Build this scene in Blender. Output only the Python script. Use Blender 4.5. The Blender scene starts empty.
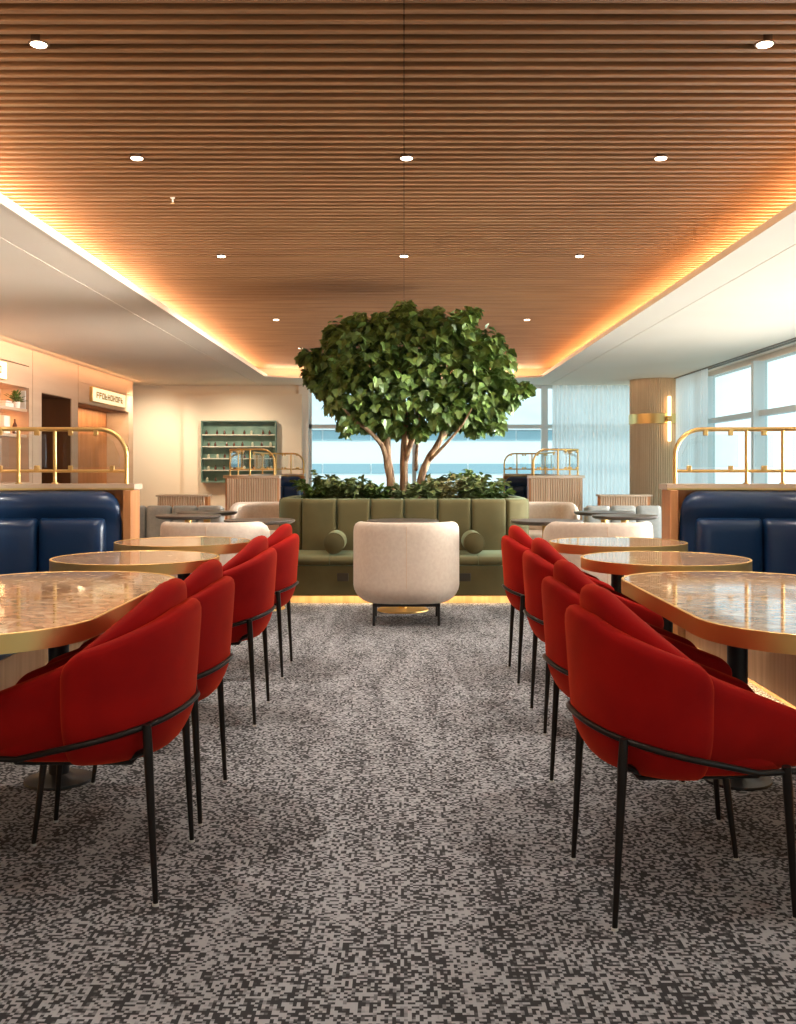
import bpy, bmesh, math, random
from mathutils import Vector, Matrix
C = bpy.context.scene
COL = C.collection
PI = math.pi
rnd = random.Random(7)

# ------------------------------------------------------------------ camera, world, lights, exposure
CAM_H = 1.19
cam_d = bpy.data.cameras.new('camera')
cam_d.sensor_fit = 'HORIZONTAL'; cam_d.sensor_width = 36.0
cam_d.lens = 36.0 * 1000 / 796
cam_d.shift_x = (398 - 404) / 796
cam_d.shift_y = -(512 - 468) / 796
cam_d.clip_start = 0.05; cam_d.clip_end = 500
cam = bpy.data.objects.new('camera', cam_d); COL.objects.link(cam)
cam.location = (0, 0, CAM_H); cam.rotation_euler = (PI / 2, 0, 0)
C.camera = cam

C.view_settings.view_transform = 'Standard'
C.view_settings.look = 'None'
C.view_settings.gamma = 1.0
C.view_settings.use_curve_mapping = False
C.view_settings.exposure = 0.12
try:
    C.cycles.use_denoising = True
    C.cycles.max_bounces = 10
    C.cycles.diffuse_bounces = 5
    C.cycles.transparent_max_bounces = 16
    C.cycles.sample_clamp_indirect = 6
except Exception:
    pass

SKY_STRENGTH = 2.1
SPOT_W = 130
COVE_W = 260
COVE_COL = {-1: (1.0, 0.66, 0.40), 1: (1.0, 0.56, 0.26)}
WARM = (1.0, 0.92, 0.82)
DAY = (0.93, 0.97, 1.0)

w = bpy.data.worlds.new('sky'); C.world = w; w.use_nodes = True
nt = w.node_tree; nt.nodes.clear()
out = nt.nodes.new('ShaderNodeOutputWorld'); bg = nt.nodes.new('ShaderNodeBackground')
tc = nt.nodes.new('ShaderNodeTexCoord'); mp = nt.nodes.new('ShaderNodeMapping'); nz = nt.nodes.new('ShaderNodeTexNoise'); rp = nt.nodes.new('ShaderNodeValToRGB')
mp.inputs['Scale'].default_value = (1.6, 1.6, 4.0)
nz.inputs['Scale'].default_value = 2.2; nz.inputs['Detail'].default_value = 5
rp.color_ramp.elements[0].position = 0.38; rp.color_ramp.elements[0].color = (0.40, 0.56, 0.63, 1)
rp.color_ramp.elements[1].position = 0.62; rp.color_ramp.elements[1].color = (0.68, 0.75, 0.77, 1)
nt.links.new(tc.outputs['Generated'], mp.inputs['Vector']); nt.links.new(mp.outputs[0], nz.inputs['Vector'])
nt.links.new(nz.outputs['Fac'], rp.inputs['Fac']); nt.links.new(rp.outputs[0], bg.inputs['Color'])
bg.inputs['Strength'].default_value = SKY_STRENGTH
nt.links.new(bg.outputs[0], out.inputs['Surface'])


def area(name, loc, rot, sx, sy, watts, col, parent=None, spread=PI):
    l = bpy.data.lights.new(name, 'AREA'); l.shape = 'RECTANGLE'; l.size = sx; l.size_y = sy
    l.energy = watts; l.color = col; l.spread = spread
    o = bpy.data.objects.new(name, l); COL.objects.link(o); o.location = loc; o.rotation_euler = rot
    if parent: o.parent = parent
    return o


def portal(loc, rot, sx, sy):
    o = area('daylight_portal', loc, rot, sx, sy, 1, (1, 1, 1)); o.data.cycles.is_portal = True


sun = bpy.data.lights.new('sun', 'SUN'); sun.energy = 1.4; sun.angle = .01; sun.color = (1, .97, .92)
sun_o = bpy.data.objects.new('sun', sun); COL.objects.link(sun_o); sun_o.rotation_euler = Vector((.45, .75, -.6)).to_track_quat('-Z', 'Y').to_euler()
# cove strips lying on the soffit edge, shining up on the slats
for s in (-1, 1):
    area('cove_strip', (s * 2.78, 8.0, 2.885), (0, PI / 2 * s + s * 0.42, 0), 0.05, 19.6, COVE_W * (1.15 if s < 0 else 1.0), COVE_COL[s])
area('cove_strip', (0, 18.2, 2.885), (-PI / 2 - 0.42, 0, 0), 5.0, 0.05, COVE_W * 0.3, COVE_COL[-1])
# wash along the top of the bar wall
area('bar_wash', (-4.90, 9.5, 2.785), (0, 0.85, 0), 0.04, 18.6, 26, (1.0, 0.50, 0.22))
# added area fills: boost window daylight, lift the soffits, light from behind the camera
area('window_side_fill', (5.10, 8.0, 1.1), (0, PI / 2, 0), 1.8, 9.4, 210, DAY)  # fill lamp in the window plane, added to strengthen the daylight
area('soffit_fill', (5.08, 9.0, 0.45), (0, PI / 2 + 0.75, 0), 0.7, 7.4, 5, DAY)
area('soffit_fill', (5.07, 8.6, 0.7), (0, PI / 2 + 0.30, 0), 0.8, 8.2, 75, (1.0, 0.95, 0.88), spread=math.radians(150))  # this and the line above: fill lamps added to lift the soffits
area('bar_soffit_fill', (5.07, 9.0, 1.15), (0, PI / 2 + 0.13, 0), 0.5, 7.4, 210, (1.0, 0.95, 0.88), spread=math.radians(46))  # narrow fill beam added to brighten the bar side soffit
area('camera_side_fill', (0, -2.9, 1.5), (PI / 2, 0, 0), 8.5, 2.4, 34, (1.0, 0.95, 0.88))  # added fill lamp in front of the solid wall behind the camera
portal((5.3, 7.0, 1.45), (0, PI / 2, 0), 2.7, 19.4)
for x_, y_ in ((-4.75, 18.3), (-3.2, 18.0)):  # spots without fixtures, added to brighten the cream end wall
    l_ = bpy.data.lights.new('end_wall_fill', 'SPOT'); l_.energy = 140; l_.color = (1, .85, .66); l_.spot_size = math.radians(120); l_.spot_blend = 1; l_.shadow_soft_size = .04
    o_ = bpy.data.objects.new('end_wall_fill', l_); COL.objects.link(o_); o_.location = (x_, y_, 2.77); o_.rotation_euler = (.5, 0, 0)
portal((0.4, 19.75, 1.45), (-PI / 2, 0, 0), 4.7, 2.7)


# ------------------------------------------------------------------ helpers
def lin(c):
    r = []
    for v in c[:3]:
        v /= 255.0
        r.append(v / 12.92 if v <= 0.04045 else ((v + 0.055) / 1.055) ** 2.4)
    return (*r, 1.0)


MATS = {}


def mat(name, rgb, rough=0.6, metal=0.0, rgb2=None, scale=(5, 5, 5), detail=4, bump=0.0, sheen=0.0, sheen_tint=None, coat=0.0, emit=None, emit_s=0.0, spec=0.5, lo=0.35, hi=0.65, bscale=None, trans=0.0):
    m = bpy.data.materials.new(name); m.use_nodes = True
    t = m.node_tree; b = t.nodes['Principled BSDF']
    b.inputs['Base Color'].default_value = lin(rgb); b.inputs['Roughness'].default_value = rough
    b.inputs['Metallic'].default_value = metal; b.inputs['Specular IOR Level'].default_value = spec
    if sheen:
        b.inputs['Sheen Weight'].default_value = sheen; b.inputs['Sheen Roughness'].default_value = 0.45
        b.inputs['Sheen Tint'].default_value = lin(sheen_tint or rgb)
    if coat:
        b.inputs['Coat Weight'].default_value = coat; b.inputs['Coat Roughness'].default_value = 0.08
    if emit:
        b.inputs['Emission Color'].default_value = lin(emit); b.inputs['Emission Strength'].default_value = emit_s
    if trans:
        b.inputs['Transmission Weight'].default_value = trans
    if rgb2 or bump:
        tc = t.nodes.new('ShaderNodeTexCoord'); mp = t.nodes.new('ShaderNodeMapping'); mp.inputs['Scale'].default_value = scale
        nz = t.nodes.new('ShaderNodeTexNoise'); nz.inputs['Scale'].default_value = 1.0; nz.inputs['Detail'].default_value = detail
        t.links.new(tc.outputs['Object'], mp.inputs['Vector']); t.links.new(mp.outputs[0], nz.inputs['Vector'])
        if rgb2:
            rp = t.nodes.new('ShaderNodeValToRGB')
            rp.color_ramp.elements[0].position = lo; rp.color_ramp.elements[0].color = lin(rgb)
            rp.color_ramp.elements[1].position = hi; rp.color_ramp.elements[1].color = lin(rgb2)
            t.links.new(nz.outputs['Fac'], rp.inputs['Fac']); t.links.new(rp.outputs[0], b.inputs['Base Color'])
        if bump:
            src = nz
            if bscale:
                src = t.nodes.new('ShaderNodeTexNoise'); src.inputs['Scale'].default_value = bscale; src.inputs['Detail'].default_value = 2
                t.links.new(tc.outputs['Object'], src.inputs['Vector'])
            bp = t.nodes.new('ShaderNodeBump'); bp.inputs['Strength'].default_value = bump; bp.inputs['Distance'].default_value = 0.01
            t.links.new(src.outputs['Fac'], bp.inputs['Height']); t.links.new(bp.outputs[0], b.inputs['Normal'])
    MATS[name] = m
    return m


def glass_mat(name, tint, refl=1.0):
    m = bpy.data.materials.new(name); m.use_nodes = True; t = m.node_tree; t.nodes.clear()
    o = t.nodes.new('ShaderNodeOutputMaterial'); mx = t.nodes.new('ShaderNodeMixShader'); fr = t.nodes.new('ShaderNodeFresnel'); fr.inputs['IOR'].default_value = 1.45
    tr = t.nodes.new('ShaderNodeBsdfTransparent'); tr.inputs['Color'].default_value = lin(tint)
    gl = t.nodes.new('ShaderNodeBsdfGlossy'); gl.inputs['Roughness'].default_value = 0.02
    mu = t.nodes.new('ShaderNodeMath'); mu.operation = 'MULTIPLY'; mu.inputs[1].default_value = refl
    ge = t.nodes.new('ShaderNodeNewGeometry'); iv = t.nodes.new('ShaderNodeMath'); iv.operation = 'SUBTRACT'; iv.inputs[0].default_value = 1.0
    m2 = t.nodes.new('ShaderNodeMath'); m2.operation = 'MULTIPLY'
    t.links.new(ge.outputs['Backfacing'], iv.inputs[1])
    t.links.new(fr.outputs[0], mu.inputs[0]); t.links.new(mu.outputs[0], m2.inputs[0]); t.links.new(iv.outputs[0], m2.inputs[1]); t.links.new(m2.outputs[0], mx.inputs[0])
    t.links.new(tr.outputs[0], mx.inputs[1]); t.links.new(gl.outputs[0], mx.inputs[2]); t.links.new(mx.outputs[0], o.inputs['Surface'])
    MATS[name] = m
    return m


def sheer_mat(name, rgb, through=0.35):
    m = bpy.data.materials.new(name); m.use_nodes = True; t = m.node_tree; t.nodes.clear()
    o = t.nodes.new('ShaderNodeOutputMaterial'); m1 = t.nodes.new('ShaderNodeMixShader'); m2 = t.nodes.new('ShaderNodeMixShader')
    tr = t.nodes.new('ShaderNodeBsdfTransparent'); tl = t.nodes.new('ShaderNodeBsdfTranslucent'); df = t.nodes.new('ShaderNodeBsdfDiffuse')
    tl.inputs['Color'].default_value = lin(rgb); df.inputs['Color'].default_value = lin(rgb)
    m1.inputs[0].default_value = 0.3; t.links.new(tl.outputs[0], m1.inputs[1]); t.links.new(df.outputs[0], m1.inputs[2])
    m2.inputs[0].default_value = through; t.links.new(m1.outputs[0], m2.inputs[1]); t.links.new(tr.outputs[0], m2.inputs[2]); t.links.new(m2.outputs[0], o.inputs['Surface'])
    MATS[name] = m
    return m


class Path:
    def __init__(self, pts):
        self.p = [Vector(q) for q in pts]
        self.c = [0.0]
        for a, b in zip(self.p, self.p[1:]): self.c.append(self.c[-1] + (b - a).length)
        self.L = self.c[-1]

    def at(self, s):
        s0 = min(max(s, 0), self.L)
        i = 0
        while i < len(self.c) - 2 and self.c[i + 1] < s0: i += 1
        d = self.c[i + 1] - self.c[i]
        f = (s0 - self.c[i]) / d if d else 0
        return self.p[i].lerp(self.p[i + 1], f)

    def frame(self, s):
        e = 0.03
        a, b = self.at(s - e), self.at(s + e)
        t = (b - a).normalized()
        return self.at(s), t, Vector((t.y, -t.x))


class MB:
    def __init__(self): self.v = []; self.f = []

    def add(self, vs, fs):
        n = len(self.v); self.v += [tuple(q) for q in vs]; self.f += [tuple(i + n for i in g) for g in fs]
        return self

    def box(self, x0, x1, y0, y1, z0, z1):
        vs = [(x, y, z) for z in (z0, z1) for (x, y) in ((x0, y0), (x1, y0), (x1, y1), (x0, y1))]
        return self.add(vs, [(3, 2, 1, 0), (4, 5, 6, 7), (0, 1, 5, 4), (1, 2, 6, 5), (2, 3, 7, 6), (3, 0, 4, 7)])

    def rbox(self, x0, x1, y0, y1, z0, z1, r=0.01, seg=2):
        if x0 > x1: x0, x1 = x1, x0
        bm = bmesh.new(); bmesh.ops.create_cube(bm, size=1)
        for q in bm.verts:
            q.co = Vector(((x0 + x1) / 2 + q.co.x * (x1 - x0), (y0 + y1) / 2 + q.co.y * (y1 - y0), (z0 + z1) / 2 + q.co.z * (z1 - z0)))
        bmesh.ops.bevel(bm, geom=bm.edges[:], offset=r, segments=seg, profile=0.5, affect='EDGES')
        bm.verts.index_update()
        self.add([q.co for q in bm.verts], [[q.index for q in g.verts] for g in bm.faces]); bm.free()
        return self

    def tube(self, pts, r, n=10, caps=True):
        pts = [Vector(p) for p in pts]; k = len(pts)
        rs = r if isinstance(r, (list, tuple)) else [r] * k
        up = None; vs = []; fs = []
        for i, p in enumerate(pts):
            t = (pts[min(i + 1, k - 1)] - pts[max(i - 1, 0)]).normalized()
            if up is None:
                up = Vector((0, 0, 1)) if abs(t.z) < 0.9 else Vector((1, 0, 0))
            a = (up - t * up.dot(t)).normalized(); b = t.cross(a); up = a
            for j in range(n):
                an = 2 * PI * j / n
                vs.append(p + (a * math.cos(an) + b * math.sin(an)) * rs[i])
        for i in range(k - 1):
            for j in range(n):
                fs.append((i * n + j, i * n + (j + 1) % n, (i + 1) * n + (j + 1) % n, (i + 1) * n + j))
        if caps: fs += [tuple(range(n))[::-1], tuple((k - 1) * n + j for j in range(n))]
        return self.add(vs, fs)

    def lathe(self, prof, cx=0, cy=0, n=32):
        vs = []; fs = []
        for r, z in prof:
            for j in range(n):
                a = 2 * PI * j / n; vs.append((cx + r * math.cos(a), cy + r * math.sin(a), z))
        for i in range(len(prof) - 1):
            for j in range(n):
                fs.append((i * n + j, i * n + (j + 1) % n, (i + 1) * n + (j + 1) % n, (i + 1) * n + j))
        fs += [tuple(range(n))[::-1], tuple((len(prof) - 1) * n + j for j in range(n))]
        return self.add(vs, fs)

    def prism(self, poly, z0, z1, r=0.0):
        """vertical prism of a plan polygon, optionally with a softened top and bottom edge"""
        n = len(poly); cx = sum(p[0] for p in poly) / n; cy = sum(p[1] for p in poly) / n
        lv = [(0, z0), (0, z1)] if r <= 0 else [(-r, z0), (-r * .3, z0 + r * .3), (0, z0 + r), (0, z1 - r), (-r * .3, z1 - r * .3), (-r, z1)]
        vs = []; fs = []
        for o, z in lv:
            for p in poly:
                d = Vector((p[0] - cx, p[1] - cy)); l = d.length or 1; d = d * (1 + o / l)
                vs.append((cx + d.x, cy + d.y, z))
        k = len(lv)
        for i in range(k - 1):
            for j in range(n): fs.append((i * n + j, i * n + (j + 1) % n, (i + 1) * n + (j + 1) % n, (i + 1) * n + j))
        fs += [tuple(range(n))[::-1], tuple((k - 1) * n + j for j in range(n))]
        return self.add(vs, fs)

    def sweep(self, path, s0, s1, n, prof, side=1):
        k = len(prof); vs = []; fs = []
        for i in range(n + 1):
            p, t, nn = path.frame(s0 + (s1 - s0) * i / n)
            for o, z in prof:
                q = p + nn * (o * side); vs.append((q.x, q.y, z))
        for i in range(n):
            for j in range(k): fs.append((i * k + j, i * k + (j + 1) % k, (i + 1) * k + (j + 1) % k, (i + 1) * k + j))
        fs += [tuple(range(k))[::-1], tuple(n * k + j for j in range(k))]
        return self.add(vs, fs)

    def pad(self, path, s0, s1, zb, zt, T, side=1, off=0.0, nu=22, nv=14, p=7, rc=0.04, rcb=0.0):
        """upholstered pad following a plan path; off may be a function of (s, z)"""
        zb_ = zb if callable(zb) else (lambda s: zb); zt_ = zt if callable(zt) else (lambda s: zt)
        of_ = off if callable(off) else (lambda s, z: off)
        vs = []; O = {}; I = {}; L = abs(s1 - s0)
        for i in range(nu + 1):
            u = .5 - .5 * math.cos(PI * i / nu); s = s0 + (s1 - s0) * u
            e = min(u, 1 - u) * L
            drop = rc - math.sqrt(max(rc * rc - (rc - e) ** 2, 0)) if e < rc else 0
            dropb = rcb - math.sqrt(max(rcb * rcb - (rcb - e) ** 2, 0)) if e < rcb else 0
            P, t, N = path.frame(s)
            lo, hi = zb_(s) + dropb, zt_(s) - drop
            for j in range(nv + 1):
                v = .5 - .5 * math.cos(PI * j / nv); z = lo + (hi - lo) * v
                a, b = 2 * u - 1, 2 * v - 1
                m = max((1 - abs(a) ** p) * (1 - abs(b) ** p), 0)
                th = T / 2 * m ** .5
                o = of_(s, z)
                edge = i in (0, nu) or j in (0, nv)
                q = P + N * ((o + th) * side); O[i, j] = len(vs); vs.append((q.x, q.y, z))
                if edge: I[i, j] = O[i, j]
                else:
                    q = P + N * ((o - th) * side); I[i, j] = len(vs); vs.append((q.x, q.y, z))
        fs = []
        for i in range(nu):
            for j in range(nv):
                fs.append((O[i, j], O[i + 1, j], O[i + 1, j + 1], O[i, j + 1]))
                fs.append((I[i, j], I[i, j + 1], I[i + 1, j + 1], I[i + 1, j]))
        return self.add(vs, fs)

    def build(self, name, m, parent=None, smooth=True, ang=38, recalc=True):
        me = bpy.data.meshes.new(name); me.from_pydata(self.v, [], self.f); me.update()
        if recalc:
            bm = bmesh.new(); bm.from_mesh(me); bmesh.ops.recalc_face_normals(bm, faces=bm.faces[:]); bm.to_mesh(me); bm.free()
        if smooth:
            me.shade_smooth()
            if ang < 180: me.set_sharp_from_angle(angle=math.radians(ang))
        me.materials.append(MATS[m] if isinstance(m, str) else m)
        o = bpy.data.objects.new(name, me); COL.objects.link(o)
        if parent: o.parent = parent
        return o


def tag(o, label=None, cat=None, group=None, kind=None):
    if label: o['label'] = label
    if cat: o['category'] = cat
    if group: o['group'] = group
    if kind: o['kind'] = kind
    return o


def thing(name, label, cat, loc=(0, 0, 0), rz=0.0, group=None):
    o = bpy.data.objects.new(name, None); COL.objects.link(o)
    o.empty_display_size = .1; o.location = loc; o.rotation_euler = (0, 0, rz)
    return tag(o, label, cat, group)


KIDS = {}


def copy_tree(o, parent=None):
    c = o.copy(); COL.objects.link(c)
    if parent: c.parent = parent
    for ch in list(o.children): copy_tree(ch, c)
    return c


def dup(o, label, loc, rz=None, group=None):
    c = copy_tree(o); c.location = loc
    if rz is not None: c.rotation_euler = (0, 0, rz)
    c['label'] = label
    if group: c['group'] = group
    return c


def struct(mb, name, m, **k):
    return tag(mb.build(name, m, **k), kind='structure')


def arc(cx, cy, r, a0, a1, n=8):
    return [(cx + r * math.cos(math.radians(a0 + (a1 - a0) * i / n)), cy + r * math.sin(math.radians(a0 + (a1 - a0) * i / n))) for i in range(n + 1)]


def rrect(x0, x1, y0, y1, r, n=8):
    return arc(x1 - r, y1 - r, r, 0, 90, n) + arc(x0 + r, y1 - r, r, 90, 180, n) + arc(x0 + r, y0 + r, r, 180, 270, n) + arc(x1 - r, y0 + r, r, 270, 360, n)


# ------------------------------------------------------------------ materials
mat('cream', (243, 228, 206), 0.75, rgb2=(245, 231, 211), scale=(1, 1, 1))
mat('white_paint', (240, 232, 220), 0.6)
mat('wall_cream', (244, 226, 200), 0.8)
mat('bar_panel', (212, 180, 150), 0.55, rgb2=(206, 172, 142), scale=(1.5, .8, 8))
mat('slat_wood', (138, 97, 60), 0.6, rgb2=(158, 116, 77), scale=(1.2, 14, 20))
mat('slat_back', (84, 58, 36), 0.8)
mat('oak', (196, 150, 106), 0.5, rgb2=(216, 174, 130), scale=(22, 22, 1.4))
mat('oak_warm', (190, 124, 72), 0.5, rgb2=(206, 142, 88), scale=(18, 18, 1.4))
mat('oak_grey', (198, 166, 132), 0.55, rgb2=(216, 186, 154), scale=(20, 20, 1.2))
mat('column_oak', (226, 192, 152), 0.55, rgb2=(236, 206, 170), scale=(20, 20, 1.2))
mat('ledge', (206, 180, 152), 0.4)
mat('brown_dark', (120, 74, 40), 0.6, rgb2=(104, 62, 32), scale=(3, 3, 1))
mat('brass', (232, 192, 122), 0.46, 1.0, bump=0.015, scale=(60, 60, 60))
mat('brass_pale', (226, 196, 130), 0.3, 1.0)
mat('black_metal', (34, 32, 31), 0.42, 0.3)
mat('bronze_metal', (46, 40, 36), 0.36, 0.7)
mat('glide', (200, 196, 190), 0.5)
mat('red_velvet', (158, 12, 9), 0.85, rgb2=(142, 7, 8), scale=(7, 7, 7), sheen=0.55, sheen_tint=(255, 92, 40), bump=0.04, bscale=260, spec=0.15)
mat('navy_leather', (19, 48, 82), 0.32, bump=0.05, bscale=55, coat=0.15)
mat('green_velvet', (100, 90, 58), 0.85, rgb2=(90, 82, 52), scale=(4, 4, 4), sheen=0.35, sheen_tint=(190, 226, 190), spec=0.2)
mat('ivory_wool', (220, 204, 186), 0.9, rgb2=(212, 194, 176), scale=(40, 40, 40), bump=0.06, bscale=160, sheen=0.2, sheen_tint=(255, 250, 240), spec=0.2)
mat('grey_wool', (182, 184, 180), 0.9, rgb2=(172, 175, 172), scale=(30, 30, 30), spec=0.2)
mat('dark_top', (78, 70, 64), 0.35, rgb2=(96, 88, 80), scale=(9, 9, 9))
mat('bark', (112, 82, 58), 0.85, rgb2=(192, 158, 122), scale=(34, 34, 5), bump=0.7)
mat('leaf', (54, 84, 34), 0.48, rgb2=(124, 148, 70), scale=(9, 9, 9), lo=.32, hi=.72)
mat('leaf_dark', (86, 102, 58), 0.5, rgb2=(148, 158, 102), scale=(8, 8, 8))
mat('leaf_pale', (150, 150, 96), 0.5, rgb2=(188, 180, 128), scale=(10, 10, 10))
mat('soil', (52, 40, 30), 0.95, rgb2=(74, 58, 42), scale=(20, 20, 20))
mat('alu', (224, 232, 232), 0.45, 0.2)
mat('curtain_track', (128, 112, 92), 0.5)
mat('dark_gap', (225, 212, 192), 0.9)
mat('lamp_glow', (255, 244, 226), 0.5, emit=(255, 236, 206), emit_s=14)
mat('sconce_glow', (255, 244, 226), 0.5, emit=(255, 222, 170), emit_s=3.2)
mat('sign_glow', (255, 244, 220), 0.5, emit=(255, 232, 178), emit_s=0.75)
mat('sign_ink', (186, 150, 92), 0.6)
mat('teal_panel', (92, 122, 110), 0.4, rgb2=(122, 148, 132), scale=(3, 3, 3))
mat('shelf_pale', (208, 206, 186), 0.5)
mat('bottle_glass', (92, 60, 48), 0.2)
mat('bottle_pale', (190, 186, 160), 0.3)
mat('white_ceramic', (240, 236, 228), 0.3)
mat('paper', (238, 230, 216), 0.8)
mat('book_red', (196, 116, 92), 0.7)
mat('facade_white', (240, 242, 242), 0.8)
mat('facade_glass', (150, 178, 188), 0.3)
mat('apron', (206, 212, 212), 0.9)
mat('outlet', (56, 48, 34), 0.5)
glass_mat('window_glass', (242, 250, 250), 0.7)
glass_mat('screen_glass', (248, 251, 251), 1.5)
sheer_mat('sheer', (253, 253, 252), 0.12)


def stone_mat():
    m = mat('stone', (206, 172, 138), 0.06)
    t = m.node_tree; b = t.nodes['Principled BSDF']
    tc = t.nodes.new('ShaderNodeTexCoord')
    n1 = t.nodes.new('ShaderNodeTexNoise'); n1.inputs['Scale'].default_value = 9; n1.inputs['Detail'].default_value = 8; n1.inputs['Roughness'].default_value = .68; n1.inputs['Distortion'].default_value = 1.6
    r1 = t.nodes.new('ShaderNodeValToRGB'); e = r1.color_ramp.elements
    e[0].position = .32; e[0].color = lin((128, 86, 62)); e[1].position = .70; e[1].color = lin((246, 226, 198))
    e2 = e.new(.47); e2.color = lin((206, 166, 132)); e3 = e.new(.56); e3.color = lin((226, 196, 162))
    n2 = t.nodes.new('ShaderNodeTexVoronoi'); n2.inputs['Scale'].default_value = 26; n2.inputs['Randomness'].default_value = 1
    r2 = t.nodes.new('ShaderNodeValToRGB'); r2.color_ramp.elements[0].position = .0; r2.color_ramp.elements[0].color = (1, 1, 1, 1)
    r2.color_ramp.elements[1].position = .7; r2.color_ramp.elements[1].color = lin((206, 186, 170))
    mx = t.nodes.new('ShaderNodeMixRGB'); mx.blend_type = 'MULTIPLY'; mx.inputs[0].default_value = .8
    t.links.new(tc.outputs['Object'], n1.inputs['Vector']); t.links.new(tc.outputs['Object'], n2.inputs['Vector'])
    t.links.new(n1.outputs['Fac'], r1.inputs['Fac']); t.links.new(n2.outputs['Distance'], r2.inputs['Fac'])
    t.links.new(r1.outputs[0], mx.inputs[1]); t.links.new(r2.outputs[0], mx.inputs[2]); t.links.new(mx.outputs[0], b.inputs['Base Color'])


def carpet_mat():
    m = mat('carpet', (110, 104, 100), 0.95, spec=0.1, sheen=0.08, sheen_tint=(255, 250, 245))
    t = m.node_tree; b = t.nodes['Principled BSDF']
    N = t.nodes.new; LK = t.links.new
    tc = N('ShaderNodeTexCoord')
    sn = N('ShaderNodeVectorMath'); sn.operation = 'SNAP'; sn.inputs[1].default_value = (.0085, .0085, .01); LK(tc.outputs['Object'], sn.inputs[0])
    n1 = N('ShaderNodeTexNoise'); n1.inputs['Scale'].default_value = 56; n1.inputs['Detail'].default_value = 2; n1.inputs['Roughness'].default_value = .7; LK(sn.outputs[0], n1.inputs['Vector'])
    wn = N('ShaderNodeTexWhiteNoise'); wn.noise_dimensions = '3D'; LK(sn.outputs[0], wn.inputs['Vector'])
    mp = N('ShaderNodeMapping'); mp.inputs['Scale'].default_value = (9, 1.3, 1); LK(tc.outputs['Object'], mp.inputs['Vector'])
    n2 = N('ShaderNodeTexNoise'); n2.inputs['Scale'].default_value = 1.0; n2.inputs['Detail'].default_value = 3; LK(mp.outputs[0], n2.inputs['Vector'])

    def math_(op, a, bb):
        q = N('ShaderNodeMath'); q.operation = op
        for i, x in enumerate((a, bb)):
            if isinstance(x, (int, float)): q.inputs[i].default_value = x
            else: LK(x, q.inputs[i])
        return q.outputs[0]
    v = math_('ADD', math_('MULTIPLY', n1.outputs['Fac'], .85), math_('MULTIPLY', wn.outputs['Value'], .46))
    v = math_('ADD', v, math_('MULTIPLY', n2.outputs['Fac'], .42))
    rp = N('ShaderNodeValToRGB'); LK(v, rp.inputs['Fac'])
    e = rp.color_ramp.elements
    e[0].position = .83; e[0].color = lin((57, 56, 57)); e[1].position = .93; e[1].color = lin((166, 165, 167))
    LK(rp.outputs[0], b.inputs['Base Color'])
    bp = N('ShaderNodeBump'); bp.inputs['Strength'].default_value = .3; bp.inputs['Distance'].default_value = .004
    LK(wn.outputs['Value'], bp.inputs['Height']); LK(bp.outputs[0], b.inputs['Normal'])


stone_mat(); carpet_mat()

# ------------------------------------------------------------------ the room
X_WIN, X_BAR, D_BACK, D_FRONT = 5.12, 5.08, 19.5, -3.0
Z_SOF, Z_SLAT = 2.80, 3.00
struct(MB().box(-6.3, X_WIN + .3, D_FRONT - .2, D_BACK + .3, -.12, 0), 'floor', 'carpet', smooth=False)

# plaster soffits around the slatted field, with the shadow gap, and the recess behind the cove lip
LIP, GAP, D_COVE = 2.45, 2.815, 17.9
ce = MB()
for s in (-1, 1):
    a, b_ = sorted((s * LIP, s * (GAP - .005))); ce.box(a, b_, D_FRONT, D_COVE, Z_SOF, Z_SOF + .03)
    a, b_ = sorted((s * (GAP + .005), s * (6.3 if s < 0 else X_WIN + .3))); ce.box(a, b_, D_FRONT - .2, D_BACK + .3, Z_SOF, Z_SOF + .05)
    a, b_ = sorted((s * (LIP - .008), s * (LIP + .02))); ce.box(a, b_, D_FRONT, D_COVE, Z_SOF - .004, Z_SOF + .055)
    a, b_ = sorted((s * 3.05, s * 3.1)); ce.box(a, b_, D_FRONT, 18.35, Z_SOF + .051, 3.12)
    # rounded inner corner at the far end
    r = .45; cx, cy = s * (LIP - r), D_COVE - r
    poly = [(s * LIP, D_COVE)] + [(cx + s * r * math.cos(q), cy + r * math.sin(q)) for q in [PI / 2 * i / 10 for i in range(11)]]
    ce.prism(poly, Z_SOF, Z_SOF + .03)
ce.box(-GAP + .006, GAP - .006, D_COVE, D_BACK + .3, Z_SOF + .001, Z_SOF + .05)
ce.box(-LIP + .4, LIP - .4, D_COVE - .004, D_COVE + .02, Z_SOF - .004, Z_SOF + .055)
ce.box(-3.1, 3.1, 18.35, 18.4, Z_SOF + .05, 3.12)
ce.box(-6.3, X_WIN + .3, D_FRONT - .2, D_BACK + .3, 3.12, 3.2)
ceil = struct(ce, 'ceiling', 'cream', smooth=False)
gp = MB()
for s in (-1, 1):
    a, b_ = sorted((s * (GAP - .006), s * (GAP + .006))); gp.box(a, b_, D_FRONT, D_BACK, Z_SOF + .006, Z_SOF + .010)
gp.build('shadow_gap', 'dark_gap', ceil, smooth=False)
PITCH = .093
for s in (-1, 1):
    sl = MB(); y = -2.0
    while y < 18.2:
        a, b_ = sorted((s * .0025, s * 3.02)); sl.box(a, b_, y, y + .034, Z_SLAT, Z_SLAT + .075); y += PITCH
    sl.build('slats', 'slat_wood', ceil, smooth=False)
MB().box(-3.04, 3.04, D_FRONT, 18.34, 3.10, 3.119).build('slat_backing', 'slat_back', ceil, smooth=False)

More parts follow.
